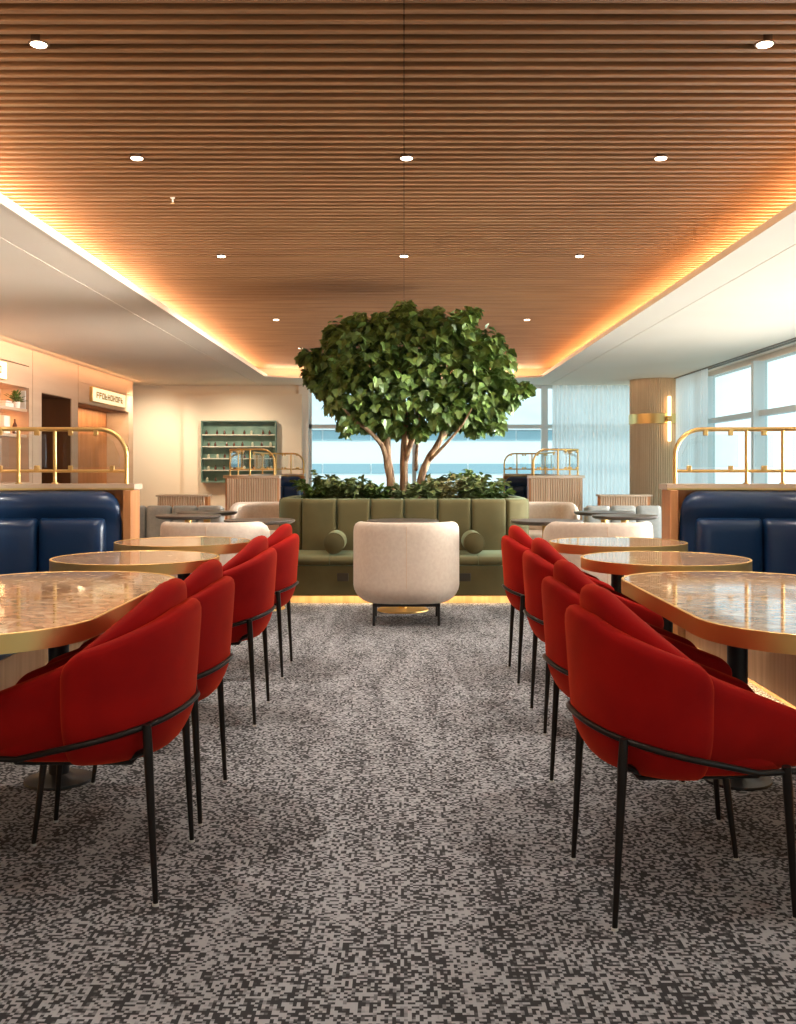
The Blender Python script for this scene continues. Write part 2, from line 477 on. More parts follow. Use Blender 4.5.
# window side wall: low upstand, mullions, transom, glass
wr = MB(); wr.box(X_WIN, X_WIN + .15, D_FRONT, D_BACK + .15, 0, .12).box(X_WIN, X_WIN + .15, D_FRONT, D_BACK + .15, 2.72, 2.8)
struct(wr, 'wall_right', 'white_paint', smooth=False)
win1 = MB(); yy = 16.7
ys = [16.7 - 2.4 * k for k in range(9)]
for y in ys: win1.box(X_WIN - .14, X_WIN + .06, y - .05, y + .05, .12, 2.72)
win1.box(X_WIN - .06, X_WIN + .06, D_FRONT, D_BACK, 1.93, 2.01).box(X_WIN - .04, X_WIN + .06, D_FRONT, D_BACK, .12, .2)
win1 = struct(win1, 'window_1', 'alu', smooth=False)
MB().box(X_WIN + .02, X_WIN + .03, D_FRONT, D_BACK, .2, 2.72).build('glass', 'window_glass', win1, smooth=False)
tr = MB()
for dx in (0, .09): tr.box(4.83 + dx, 4.875 + dx, D_FRONT, 19.0, Z_SOF - .012, Z_SOF + .01)
struct(tr, 'trim_1', 'curtain_track', smooth=False)

# far end: cream wall with a proud panel, a white pier, the big window, and the curtained bay
wb = MB().box(-6.3, -2.05, D_BACK, D_BACK + .2, 0, 2.8)
wb.box(-6.5, -6.3, D_FRONT, D_BACK + .2, 0, 3.2)
struct(wb, 'wall_back', 'wall_cream', smooth=False)
struct(MB().box(-4.26, -1.98, D_BACK - .14, D_BACK - .001, 0, 2.62), 'wall_back_panel', 'wall_cream', smooth=False)
struct(MB().box(-2.05, -1.86, D_BACK - .06, D_BACK + .2, 0, 2.8), 'trim_2', 'white_paint', smooth=False)
wn = MB()
wn.box(2.68, 2.80, D_BACK - .04, D_BACK + .1, 0, 2.8).box(-1.86, 5.2, D_BACK, D_BACK + .1, 1.96, 2.04).box(-1.86, 5.2, D_BACK, D_BACK + .1, 2.74, 2.8)
wn.box(-1.86, 5.2, D_BACK, D_BACK + .1, 0, .3).box(.16, .24, D_BACK, D_BACK + .1, 0, 2.8).box(-1.86, -1.80, D_BACK, D_BACK + .1, 0, 2.8)
win2 = struct(wn, 'window_2', 'alu', smooth=False)
MB().box(-1.86, 5.2, D_BACK + .06, D_BACK + .07, .3, 2.74).build('glass', 'window_glass', win2, smooth=False)
struct(MB().box(-6.3, X_WIN + .3, D_FRONT - .2, D_FRONT, 0, 3.15), 'wall_front', 'cream', smooth=False)

# sheer curtains
def curtain(x0, y0, x1, y1, n, amp, label):
    L = math.hypot(x1 - x0, y1 - y0); dx, dy = (x1 - x0) / L, (y1 - y0) / L
    k = n * 10; mb = MB(); vs = []; fs = []
    for i in range(k + 1):
        s = L * i / k; o = amp * math.sin(2 * PI * i / 10 + .5 * math.sin(i * .13)) * (1 + .3 * math.sin(i * .07))
        for z in (.02, 1.4, 2.785):
            vs.append((x0 + dx * s - dy * o, y0 + dy * s + dx * o, z))
    for i in range(k):
        for j in range(2): fs.append((i * 3 + j, i * 3 + 3 + j, i * 3 + 4 + j, i * 3 + 1 + j))
    mb.add(vs, fs)
    return tag(mb.build('sheer_curtain', 'sheer', ang=180), label, 'curtain')


curtain(2.86, 19.28, 4.95, 19.28, 26, .022, 'white sheer curtain hanging across the end window by the fluted column')
curtain(4.87, 16.02, 4.87, 19.1, 24, .02, 'narrow sheer curtain gathered on the window wall behind the fluted column')

# bar side wall with shelf niche, doorway and sign bay
def bar_pt(px, X=X_BAR): return X * 1000 / (404 - px)


XB0, XB1 = -X_BAR - .5, -X_BAR
wl = MB()
wl.box(XB0, XB1, D_FRONT, 9.8, 0, 2.8)
wl.box(XB0, XB1, 9.8, 13.55, 2.27, 2.555).box(XB0, XB1, 9.8, 13.55, 2.57, 2.8)
wl.box(XB0, XB1, 9.8, 13.55, 0, 1.0).box(XB0 - .1, XB0 + .12, 9.8, 13.55, .9, 2.4)
wl.box(XB0, XB1, 13.55, 13.67, 0, 2.8).box(XB0, XB1 - .012, 13.67, 13.685, 0, 2.8)
wl.box(XB0, XB1, 13.685, 14.02, 0, 2.8).box(XB0, XB1, 15.28, 15.58, 0, 2.8).box(XB0, XB1, 14.02, 15.28, 2.25, 2.8)
wl.box(XB0, XB1 - .012, 15.58, 15.6, 0, 2.8)
wl.box(XB0, XB1, 15.6, 18.75, 2.54, 2.8).box(XB0, XB1 - .012, 15.6, 18.75, 2.525, 2.54)
wl.box(XB1 - .06, XB1, 15.6, 18.75, 2.22, 2.525).box(XB0, XB1, 18.45, 18.75, 0, 2.22)
struct(wl, 'wall_left', 'bar_panel', smooth=False)
struct(MB().box(XB0, XB1 - .06, 15.6, 18.45, 2.21, 2.22).box(XB0 - .05, XB0, 13.9, 15.4, 0, 2.3).box(XB0, XB1 - .015, 14.0205, 14.03, 0, 2.249).box(XB0, XB1 - .015, 15.27, 15.2795, 0, 2.249).box(XB0, XB1 - .015, 14.03, 15.27, 2.24, 2.2495), 'wall_left_reveal', 'brown_dark', smooth=False)
fl = MB()
y = 15.62
while y < 18.42:
    fl.rbox(XB0 + .04, XB0 + .10, y, y + .052, 0, 2.21, .012, 1); y += .066
fl.box(XB0 - .02, XB0 + .05, 15.6, 18.45, 0, 2.21)
struct(fl, 'wall_left_fluting', 'oak_warm', smooth=False)

# niche shelves
sh = MB().rbox(XB0 + .12, XB1 - .02, 9.82, 13.53, 1.945, 1.985, .006, 1)
tag(sh.build('niche_shelf', 'bar_panel', smooth=False), 'upper long shelf in the orange lit niche, carrying the potted plant', 'shelf')
sh = MB().rbox(XB0 + .12, XB1 - .02, 9.82, 13.53, 1.60, 1.64, .006, 1)
tag(sh.build('niche_shelf', 'bar_panel', smooth=False), 'lower long shelf in the orange lit niche, carrying the dark bottle', 'shelf')
area('shelf_strip', (XB1 - .30, 11.7, 1.94), (0, 0, 0), .03, 3.5, 14, (1.0, .55, .22))
area('shelf_strip', (XB1 - .30, 11.7, 2.262), (0, 0, 0), .03, 3.5, 10, (1.0, .60, .28))
bl = thing('potted_plant', 'small bushy plant in a white pot on the upper niche shelf', 'plant', (-5.19, 13.38, 1.985))
MB().lathe([(.035, 0), (.046, .004), (.056, .085), (.05, .088), (.045, .075), (.0, .074)], n=20).build('pot', 'white_ceramic', bl)


def leaf_shape(kind):
    if kind == 'maple':
        pr = [(0, .02), (.2, -.06), (.42, .06), (.40, .24), (.56, .42), (.44, .56), (.30, .60), (.28, .78), (.12, .92), (0, 1.0)]
        pts = pr + [(-x, y) for x, y in pr[-2:0:-1]]
    elif kind == 'oval':
        pr = [(0, 0), (.24, .18), (.34, .45), (.22, .8), (0, 1.0)]
        pts = pr + [(-x, y) for x, y in pr[-2:0:-1]]
    else:
        pr = [(0, 0), (.10, .2), (.13, .5), (.07, .8), (0, 1.0)]
        pts = pr + [(-x, y) for x, y in pr[-2:0:-1]]
    return pts


def add_leaf(mb, pos, direc, up, size, kind, bend=.25):
    t = Vector(direc).normalized(); n = Vector(up); n = (n - t * n.dot(t))
    n = n.normalized() if n.length > 1e-4 else t.orthogonal().normalized()
    b = t.cross(n); pts = leaf_shape(kind)
    vs = []
    for x, y in pts:
        vs.append(Vector(pos) + (b * x + t * y) * size + n * (abs(x) * .35 - bend * y * y) * size)
    k = len(vs); mid = Vector(pos) + t * (.5 * size) - n * (bend * .25 * size)
    mb.add(vs + [mid], [(i, (i + 1) % k, k) for i in range(k)])


lv = MB()
for k in range(70):
    a = rnd.uniform(0, 2 * PI); e = rnd.uniform(.1, 1.4)
    d = Vector((math.cos(a) * math.cos(e), math.sin(a) * math.cos(e), math.sin(e)))
    add_leaf(lv, Vector((0, 0, .08)) + d * rnd.uniform(.02, .13), d + Vector((0, 0, .2)), (0, 0, 1), .06, 'oval')
lv.build('leaves', 'leaf', bl, recalc=False)
def book(name, x0, x1, y0, y1, z0, z1, cover, label):
    r = thing(name, label, 'book', ((x0 + x1) / 2, (y0 + y1) / 2, z0))
    hx, hy, h = (x1 - x0) / 2, (y1 - y0) / 2, z1 - z0
    MB().box(-hx, hx, -hy, hy, 0, .006).box(-hx, hx, -hy, hy, h - .006, h).box(-hx, -hx + .006, -hy, hy, 0, h).build('cover', cover, r, smooth=False)
    MB().box(-hx + .007, hx - .006, -hy + .006, hy - .006, .006, h - .006).build('pages', 'paper', r, smooth=False)


book('book', -5.30, -5.12, 12.86, 13.14, 1.985, 2.035, 'white_ceramic', 'white covered book lying flat on the upper niche shelf')
book('book', -5.28, -5.13, 12.90, 13.10, 2.036, 2.07, 'book_red', 'small terracotta book on top of the white book in the niche')
fr = thing('picture_frame', 'small white framed card standing on the shelf beside the potted plant', 'picture frame', (-5.155, 13.505, 1.985))
MB().rbox(-.045, .045, 0, .015, 0, .25, .004, 1).build('frame', 'white_ceramic', fr)
MB().box(-.032, .032, -.003, 0, .02, .23).build('card', 'paper', fr, smooth=False)
bt = MB().lathe([(.028, 0), (.03, .01), (.03, .12), (.012, .165), (.012, .205), (.0, .206)], -5.2, 13.36, 16)
for q in range(len(bt.v)): bt.v[q] = (bt.v[q][0], bt.v[q][1], bt.v[q][2] + 1.64)
tag(bt.build('bottle', 'bottle_glass'), 'dark slender bottle on the lower niche shelf', 'bottle')
bx = MB().rbox(-5.28, -5.14, 12.86, 13.06, 1.64, 1.87, .008, 2)
tag(bx.build('storage_box', 'paper'), 'pale upright box on the lower niche shelf beside the bottle', 'box')

# light box signs above the bar
def light_box(y0, y1, z0, z1, label, marks):
    r = thing('light_box_sign', label, 'sign', (XB1, (y0 + y1) / 2, z0))
    hw, h = (y1 - y0) / 2, z1 - z0
    MB().rbox(0.0, .05, -hw, hw, 0, h, .006, 1).build('casing', 'brass_pale', r)
    MB().box(.05, .056, -hw + .012, hw - .012, .012, h - .012).build('diffuser', 'sign_glow', r, smooth=False)
    # row of small ornamental strokes, too soft in the photo to read
    mk = MB(); g = random.Random(5); n = marks; cw = (2 * hw - .34) / n; zc = h / 2; lh = h * .42
    for i in range(n):
        yc = -hw + .17 + cw * (i + .5); a = cw * .36; k = g.randrange(4)
        mk.box(.056, .062, yc - a, yc - a + .022, zc - lh / 2, zc + lh / 2)
        if k in (0, 1): mk.box(.056, .062, yc + a - .022, yc + a, zc - lh / 2, zc + lh / 2)
        if k in (0, 2): mk.box(.056, .062, yc - a, yc + a, zc + lh / 2 - .022, zc + lh / 2)
        if k in (1, 2, 3): mk.box(.056, .062, yc - a, yc + a, zc - .011, zc + .011)
        if k in (0, 3): mk.box(.056, .062, yc - a, yc + a, zc - lh / 2, zc - lh / 2 + .022)
    mk.build('lettering', 'sign_ink', r, smooth=False)


light_box(16.15, 18.05, 2.265, 2.51, 'glowing light box sign with gold lettering above the fluted bar bay', 10)
light_box(11.2, 12.66, 2.30, 2.535, 'glowing light box sign above the shelf niche, cut by the photo edge', 8)

area('bay_strip', (XB0 + .3, 17.0, 2.205), (0, 0, 0), .04, 2.6, 16, (1.0, .72, .40))

# ------------------------------------------------------------------ outside
gd = MB().box(-150, 200, 21, 260, -4.2, -4.0); struct(gd, 'exterior_ground', 'apron', smooth=False)
gd = MB().box(6, 200, -120, 21, -4.2, -4.0); struct(gd, 'exterior_ground_side', 'apron', smooth=False)
tb = thing('terminal_building', 'low white building with two blue window bands outside the end window', 'building', (0, 62, -4))
MB().box(-60, 18, 0, 14, 0, 7.55).build('walls', 'facade_white', tb, smooth=False)
MB().box(-61, 19, -.8, 15, 7.55, 7.8).build('roof', 'facade_white', tb, smooth=False)
for z0, z1 in ((6.9, 7.5), (4.85, 5.45)):
    mb = MB(); x = -59
    while x < 15: mb.box(x, x + 2.9, -.1, 0, z0, z1); x += 3.0
    mb.build('window_band', 'facade_glass', tb, smooth=False)

# ------------------------------------------------------------------ fluted column with sconce
CX, CD, CR = 4.61, 18.3, .47
cp = [(CX + (CR - .018 * (math.cos(k * PI / 2) > .5) - .004 * (k % 2)) * math.cos(2 * PI * k / 288), CD + (CR - .018 * (math.cos(k * PI / 2) > .5) - .004 * (k % 2)) * math.sin(2 * PI * k / 288)) for k in range(288)]
colm = struct(MB().prism(cp, 0, Z_SOF), 'column', 'column_oak', ang=25)
MB().lathe([(CR + .004, 1.985), (CR + .016, 1.99), (CR + .016, 2.165), (CR + .004, 2.17)], CX, CD, 64).build('brass_band', 'brass_pale', colm)
an = math.radians(-79)
sx, sy = CX + (CR + .075) * math.cos(an), CD + (CR + .075) * math.sin(an)
sc = thing('wall_sconce', 'vertical glowing tube sconce on the fluted column', 'wall light', (sx, sy, 2.065))
MB().tube([(0, 0, -.40), (0, 0, -.395), (0, 0, .395), (0, 0, .40)], [.022, .03, .03, .022], 14).build('glass_tube', 'sconce_glow', sc)
MB().rbox(-.045, .045, -.045, .06, -.05, .05, .01, 2).build('bracket', 'brass', sc)

# ------------------------------------------------------------------ downlights and sprinkler
def downlight(x, y, label, first=[None]):
    if first[0] is None:
        r = thing('downlight', label, 'ceiling light', (x, y, Z_SLAT), 0, 'downlights between the ceiling slats')
        MB().lathe([(.036, -.002), (.042, -.002), (.044, .0), (.044, .07), (.036, .07)], n=24).build('housing', 'slat_back', r)
        MB().lathe([(.0, -.006), (.031, -.006), (.034, -.002), (.034, .01), (.0, .012)], n=24).build('lens', 'lamp_glow', r)
        first[0] = r
    else:
        r = dup(first[0], label, (x, y, Z_SLAT))
    l = bpy.data.lights.new('downlight_beam', 'SPOT'); l.energy = SPOT_W; l.color = WARM; l.spot_size = math.radians(112); l.spot_blend = .9; l.shadow_soft_size = .05
    o = bpy.data.objects.new('downlight_beam', l); COL.objects.link(o); o.location = (x, y, Z_SLAT - .03)
    return r


rows = [4.27, 5.84, 8.54, 12.2, 15.1]
ordn = ['nearest', 'second', 'third', 'fourth', 'fifth']
for k, y in enumerate(rows):
    downlight(-1.56, y, 'round recessed downlight, %s along the bar side line of the slat ceiling' % ordn[k])
    downlight(1.50 if k else 1.54, y, 'round recessed downlight, %s along the window side line of the slat ceiling' % ordn[k])
downlight(.015, 5.84, 'round recessed downlight on the ceiling seam in front of the tree')
downlight(.0, 8.54, 'round recessed downlight on the ceiling seam just before the tree top')
for x, y in ((0, 2.0), (-1.55, 1.0), (1.52, 1.0), (-1.55, 2.6), (1.52, 2.6)):  # extra unseen beams added as foreground fill, no fixtures modelled
    l = bpy.data.lights.new('downlight_beam', 'SPOT'); l.energy = SPOT_W * .35; l.color = WARM; l.spot_size = math.radians(112); l.spot_blend = .9; l.shadow_soft_size = .05
    o = bpy.data.objects.new('downlight_beam', l); COL.objects.link(o); o.location = (x, y, Z_SLAT - .03)
spk = thing('sprinkler', 'tiny pendant sprinkler head hanging below the ceiling slats', 'sprinkler', (-1.55, 6.7, Z_SLAT))
MB().lathe([(.02, .02), (.022, -.004), (.008, -.006), (.008, -.04), (.0, -.041)], n=14).build('body', 'white_ceramic', spk)
MB().lathe([(.0, -.052), (.018, -.05), (.018, -.047), (.004, -.046), (.004, -.038), (.0, -.038)], n=14).build('deflector', 'brass_pale', spk)

spk.scale = (.75, .75, .75)

# ------------------------------------------------------------------ red chairs
def horseshoe(rx, ry, xc, xf, yf, e=2.5, n=20):
    pts = [(xf, yf)]
    for i in range(6): pts.append((xf + (xc - xf) * (i + 1) / 7, yf + (ry - yf) * (i + 1) / 7))
    for i in range(n + 1):
        a = PI / 2 - PI * i / n
        c, s_ = math.cos(a), math.sin(a)
        pts.append((xc - rx * abs(c) ** (2 / e), ry * math.copysign(abs(s_) ** (2 / e), s_)))
    for i in range(6): pts.append((xf + (xc - xf) * (6 - i) / 7, -(yf + (ry - yf) * (6 - i) / 7)))
    pts.append((xf, -yf))
    return Path(pts)


def make_red_chair(label):
    r = thing('dining_chair', label, 'chair', (0, 0, 0), 0, 'red velvet chairs along the aisle')
    P = horseshoe(.243, .262, -.02, .30, .222, 2.12)
    mid = P.L / 2
    lean = lambda s, z: .03 * (z - .42) / .4 * (1 - .6 * min(abs(s - mid) / .5, 1)) - (.05 * ((.52 - z) / .14) ** 2 if z < .52 else 0)
    def zt(s):
        d = abs(s - mid); return .806 - .36 * max(d - .10, 0) - .012 * min(d, .1) / .1
    MB().pad(P, mid - .42, mid + .42, .375, zt, .062, 1, lean, nu=54, nv=18, p=14, rc=.06, rcb=.03).build('backrest_shell', 'red_velvet', r, ang=180)

    def zi(s):
        d = abs(s - mid)
        if d < .44: return .862 - .215 * (max(d - .06, 0) / .38) ** 1.25
        return .647 - .40 * (d - .44)
    MB().pad(P, mid - .735, mid + .735, .385, zi, .075, 1, lambda s, z: lean(s, z) - .052, nu=60, nv=18, p=14, rc=.06, rcb=.03).build('backrest', 'red_velvet', r, ang=180)
    # seat cushion
    poly = []
    for i in range(48):
        a = 2 * PI * i / 48; c, s_ = math.cos(a), math.sin(a); e = 2 / 2.9
        poly.append((.02 + .262 * math.copysign(abs(c) ** e, c), .212 * math.copysign(abs(s_) ** e, s_)))
    MB().prism(poly, .375, .475, .035).build('seat', 'red_velvet', r, ang=180)
    # bent rod that runs round the shell
    pts = []
    for i in range(61):
        s = .01 + (P.L - .02) * i / 60; p, t, n = P.frame(s); d = abs(s - mid)
        z = .515 - .115 * min(d / .55, 1) ** 1.4
        q = p + n * (.034 + lean(s, z) + .002)
        pts.append((q.x, q.y, z))
    MB().tube(pts, .0085, 10).build('rail', 'bronze_metal', r)
    # legs (each attached to the rod)
    for sx_, sy_ in ((-1, 1), (-1, -1), (1, 1), (1, -1)):
        if sx_ < 0: top, foot = Vector((-.222, sy_ * .228, .492)), Vector((-.247, sy_ * .232, 0))
        else: top, foot = Vector((.205, sy_ * .235, .415)), Vector((.245, sy_ * .2, 0))
        lg = MB().tube([foot + Vector((0, 0, .004)), foot.lerp(top, .5), foot.lerp(top, .85), top], [.0075, .011, .0135, .012], 10)
        inn = Vector((top.x * .72, top.y * .72, .384))
        if sx_ < 0: lg.tube([foot.lerp(top, .86), inn], [.010, .009], 8)
        lg = lg.build('leg', 'bronze_metal', r)
        MB().lathe([(.008, 0), (.0095, .001), (.0095, .007), (.007, .008)], foot.x, foot.y, 10).build('glide', 'glide', lg)
    MB().rbox(-.17, .17, -.17, .17, .362, .380, .008, 1).build('seat_frame', 'bronze_metal', r)
    return r


chair = make_red_chair('red scalloped velvet chair closest to the camera on the bar side of the aisle')
chair.location = (-.922, 2.95, 0); chair.rotation_euler.z = PI
nth = ['', 'second', 'third', 'fourth']
for k, y in enumerate((3.56, 4.84, 5.885)):
    dup(chair, 'red scalloped velvet chair, %s from the camera on the bar side of the aisle' % nth[k + 1] if k < 2 else 'red scalloped velvet chair on the bar side, farthest one before the green sofa', (-.935 if k else -.925, y, 0), PI)
for k, (x, y, rz) in enumerate(((.775, 2.82, .06), (.81, 3.56, 0.02), (.875, 4.69, 0), (.875, 5.72, 0))):
    dup(chair, ('red scalloped velvet chair closest to the camera on the window side of the aisle',
                'red scalloped velvet chair, second from the camera on the window side of the aisle',
                'red scalloped velvet chair, third from the camera on the window side of the aisle',
                'red scalloped velvet chair on the window side, farthest one before the green sofa')[k], (x, y, 0), rz)

# ------------------------------------------------------------------ stone topped tables
def stone_table(poly, loc, label, peds, name='dining_table'):
    r = thing(name, label, 'table', loc, 0, 'stone topped brass edged tables')
    n = len(poly)

    def off(o):
        res = []
        for i, p in enumerate(poly):
            t = Vector(poly[(i + 1) % n]) - Vector(poly[i - 1]); t.normalize(); nn = Vector((t.y, -t.x)); res.append((p[0] + nn.x * o, p[1] + nn.y * o))
        return res
    # brass band as a ring
    a, b_ = off(0), off(-.012); mb = MB()
    lv = [(a, .698), (a, .7505), (off(-.003), .7515), (off(-.010), .7515), (b_, .749), (b_, .698)]
    vs = [(x, y, z) for q, z in lv for x, y in q]; fs = []
    for k in range(6):
        for j in range(n): fs.append((k * n + j, k * n + (j + 1) % n, ((k + 1) % 6) * n + (j + 1) % n, ((k + 1) % 6) * n + j))
    mb.add(vs, fs).build('edge_band', 'brass', r)
    MB().prism(off(-.0121), .70, .750).build('stone_top', 'stone', r)
    for px, py in peds:
        MB().tube([(px, py, .012), (px, py, .688)], .038, 20).build('pedestal', 'black_metal', r)
        MB().rbox(px - .13, px + .13, py - .13, py + .13, .686, .699, .004, 1).build('mount_plate', 'black_metal', r)
        MB().lathe([(.125, 0), (.127, .004), (.125, .010), (.06, .017), (.04, .03), (.0, .03)], px, py, 36).build('base', 'black_metal', r)
    return r


long_poly = rrect(-.415, .415, -.84, .84, .36, 12)
circ = [(.405 * math.cos(2 * PI * i / 64), .405 * math.sin(2 * PI * i / 64)) for i in range(64)]
stone_table(long_poly, (-1.315, 3.42, 0), 'long stone topped table with brass edge nearest on the bar side', ((0, -.55), (0, .39)))
stone_table(long_poly, (1.27, 3.42, 0), 'long stone topped table with brass edge nearest on the window side', ((0, -.55), (0, .39)))
rt = stone_table(circ, (-1.32, 4.93, 0), 'middle round stone table behind the long table on the bar side', ((0, 0),))
dup(rt, 'farther round stone table before the white tub chair on the bar side', (-1.32, 6.0, 0))
dup(rt, 'middle round stone table behind the long table on the window side', (1.275, 4.89, 0))
dup(rt, 'farther round stone table before the white tub chair on the window side', (1.275, 5.97, 0))

# ------------------------------------------------------------------ navy booths with ledge and brass rail screens
def booth(sg, pts, side, label, segs, seat_rect, fluted=None, corner=0):
    pts = [(a + (.045 if sg < 0 and pts[0][1] < 10 else 0), d) for a, d in pts]
    P = Path([(sg * a, d) for a, d in pts]); sd = side * sg
    r = thing('banquette', label, 'banquette', (sg * 2.2, pts[0][1], 0))

    def loc(o): o.location = (-r.location.x, -r.location.y, 0); return o
    n = max(24, int(P.L * 10))
    MB().sweep(P, 0, P.L, n, [(-.12, 0), (0.0, 0), (0.0, 1.045), (-.12, 1.045)], sd)
    loc(MB().sweep(P, 0, P.L, n, [(-.12, 0), (0.0, 0), (0.0, 1.045), (-.12, 1.045)], sd).build('partition', 'oak_warm', r))
    Q = Path([(sg * (pts[0][0] - .06), pts[0][1])] + [(sg * a, d) for a, d in pts])
    loc(MB().sweep(Q, 0, Q.L, n, [(-.15, 1.046), (.05, 1.046), (.05, 1.084), (-.15, 1.084)], sd).build('ledge', 'ledge', r))
    loc(MB().sweep(Q, 0, Q.L, n, [(.050, 1.044), (.056, 1.044), (.056, 1.056), (.050, 1.056)], sd).build('ledge_strip', 'brass_pale', r))
    loc(MB().pad(P, .02, P.L - .02, .40, 1.038, .17, sd, lambda s, z: .065 + (.035 * math.sin(PI * (z - .84) / .2) if z > .84 else 0), nu=int(n * 1.2), nv=18, p=5 if P.L < 3 else 20, rc=.13).build('back_pad', 'navy_leather', r, ang=180))
    for s0, s1 in segs:
        loc(MB().pad(P, s0, s1, .43, .865, .15, sd, .155, nu=20, nv=14, p=9, rc=.03).build('back_cushion', 'navy_leather', r, ang=180))
    a0, a1, d0, d1 = seat_rect
    k = max(1, round((d1 - d0) / 1.1))
    def plan(b0, y0, y1):
        if corner and y1 >= d1 - .01:
            c = corner - .05; pl_ = [(b0, y0), (a1, y0)] + arc(a1 - c, d1 - c, c, 0, 90, 10) + [(b0, d1)]
        else: pl_ = [(b0, y0), (a1, y0), (a1, y1), (b0, y1)]
        return [(sg * a, d) for a, d in pl_]
    for i in range(k):
        y0, y1 = d0 + (d1 - d0) * i / k, d0 + (d1 - d0) * (i + 1) / k
        loc(MB().prism(plan(a0, y0 + .003, y1 if i == k - 1 else y1 - .003), .301, .465, .05).build('seat_cushion', 'navy_leather', r, ang=60))
    loc(MB().prism(plan(a0 + .03, d0, d1), .055, .30).build('base', 'oak', r, smooth=False))
    loc(MB().prism(plan(a0 + .09, d0, d1), 0, .055).build('plinth', 'oak', r, smooth=False))
    # wooden end panel at the aisle
    x0, x1 = sorted((sg * (pts[0][0] - .05), sg * (pts[0][0] + .002)))
    y = pts[0][1]; dn = -1 if side == 1 else 1
    ya, yb = sorted((y - dn * .125, y + dn * .10))
    loc(MB().rbox(x0, x1, ya, yb, 0, 1.044, .004, 1).build('end_panel', 'oak_warm', r))
    if fluted:
        fx0, fx1, fy = fluted; mb = MB(); x = fx0
        while x < fx1 - .02:
            xa, xb = sorted((sg * x, sg * (x + .027))); mb.rbox(xa, xb, fy - .02, fy + .005, .06, 1.044, .006, 1); x += .034
        loc(mb.build('fluted_cladding', 'oak_grey', r, smooth=False))
    return r, P


def rail_screen(sg, pts, side, label, posts, bend_in=.18):
    """brass tube rail standing on the booth ledge, with clamped glass panes"""
    pts = [(a + (.045 if sg < 0 and pts[0][1] < 10 else 0), d) for a, d in pts]
    P = Path([(sg * a, d) for a, d in pts]); sd = side * sg; off = -.05
    r = thing('rail_screen', label, 'glass screen', (sg * pts[0][0], pts[0][1], 1.085))
    ox, oy = r.location.x, r.location.y

    def W(s, z):
        p, t, n = P.frame(s); q = p + n * (off * sd); return Vector((q.x - ox, q.y - oy, z - 1.085))
    R = bend_in; top = []
    top.append(W(.02, 1.085)); top.append(W(.02, 1.2))
    for i in range(9):
        a = PI / 2 * i / 8; top.append(W(.02 + R * (1 - math.cos(a)), 1.45 - R + R * math.sin(a)))
    k = int((P.L - .3) / .06)
    for i in range(1, k + 1): top.append(W(.02 + R + (P.L - .02 - R) * i / k, 1.45))
    MB().tube(top, .0145, 12).build('top_rail', 'brass', r)
    k2 = int(P.L / .06)
    MB().tube([W(.02 + (P.L - .02) * i / k2, 1.17) for i in range(k2 + 1)], .0105, 10).build('lower_rail', 'brass', r)
    for s in posts:
        MB().tube([W(s, 1.085), W(s, 1.445)], .0125, 10).build('post', 'brass', r)
        MB().lathe([(.022, 0), (.022, .006), (.014, .008)], *W(s, 1.085).xy, 14).build('foot', 'brass', r)
    ed = [.02] + list(posts) + [P.L]
    for a, b_ in zip(ed, ed[1:]):
        if b_ - a < .08: continue
        m = .055 if a > .03 else .045
        s0, s1 = a + m, b_ - .055; nn = max(2, int((s1 - s0) / .08)); vs = []
        gl = MB(); rc = .15 if a < .03 else 0
        vs = []; fs = []
        for i in range(nn * 2 + 1):
            s = s0 + (s1 - s0) * i / (nn * 2)
            e = s - s0; zt = 1.415 - (rc - math.sqrt(max(rc * rc - (rc - e) ** 2, 0)) if e < rc else 0)
            for o in (-.004, .004):
                p, t, n = P.frame(s); q = p + n * ((off + o) * sd)
                vs += [(q.x - ox, q.y - oy, 1.195 - 1.085), (q.x - ox, q.y - oy, zt - 1.085)]
        m_ = nn * 2
        for i in range(m_):
            b0, b1 = i * 4, i * 4 + 4
            fs += [(b0, b0 + 1, b1 + 1, b1), (b0 + 2, b1 + 2, b1 + 3, b0 + 3), (b0 + 1, b0 + 3, b1 + 3, b1 + 1), (b0, b1, b1 + 2, b0 + 2)]
        fs += [(0, 2, 3, 1), (m_ * 4, m_ * 4 + 1, m_ * 4 + 3, m_ * 4 + 2)]
        gl.add(vs, fs).build('glass_pane', 'screen_glass', r, smooth=False)
        L = s1 - s0
        for s, z in ((s0 + (.16 if rc else .05), 1.43), (s1 - .05, 1.43), (s0 + .05, 1.188), (s1 - .05, 1.188)):
            if L < .25 and s > s0 + .1: continue
            c = W(s, z); MB().rbox(c.x - .014, c.x + .014, c.y - .014, c.y + .014, c.z - .022, c.z + .018, .003, 1).build('clamp', 'brass', r)
    return r


DN = 6.67
near_pts = [(1.80, DN), (2.3, DN)] + [(2.3 + .6 * math.sin(math.radians(q)), DN - .6 + .6 * math.cos(math.radians(q))) for q in range(6, 91, 6)] + [(2.9, 5.5), (2.9, 4.0), (2.9, 2.2)]
LN = Path(near_pts).L
segs = [(.10, .54), (.545, .99), (.995, 1.44)]
s = 1.445
while s + .6 < LN: segs.append((s, s + .62)); s += .625
arcmid = .5 + .6 * .36
for sg, lb in ((-1, 'bar side'), (1, 'window side')):
    booth(sg, near_pts, 1, 'navy leather booth banquette with wooden ledge beside the near tables on the %s' % lb, segs, (1.83, 2.86, 2.2, DN - .06), corner=.6)
    rail_screen(sg, near_pts, 1, 'brass tube rail with glass panes on the near navy booth of the %s' % lb, [.5, arcmid, 1.08] + [1.5 + .75 * k for k in range(5)])
    area('toe_light', (sg * 1.885, 4.4, .052), (0, 0, 0), .03, 4.3, 6, (1.0, .70, .36))

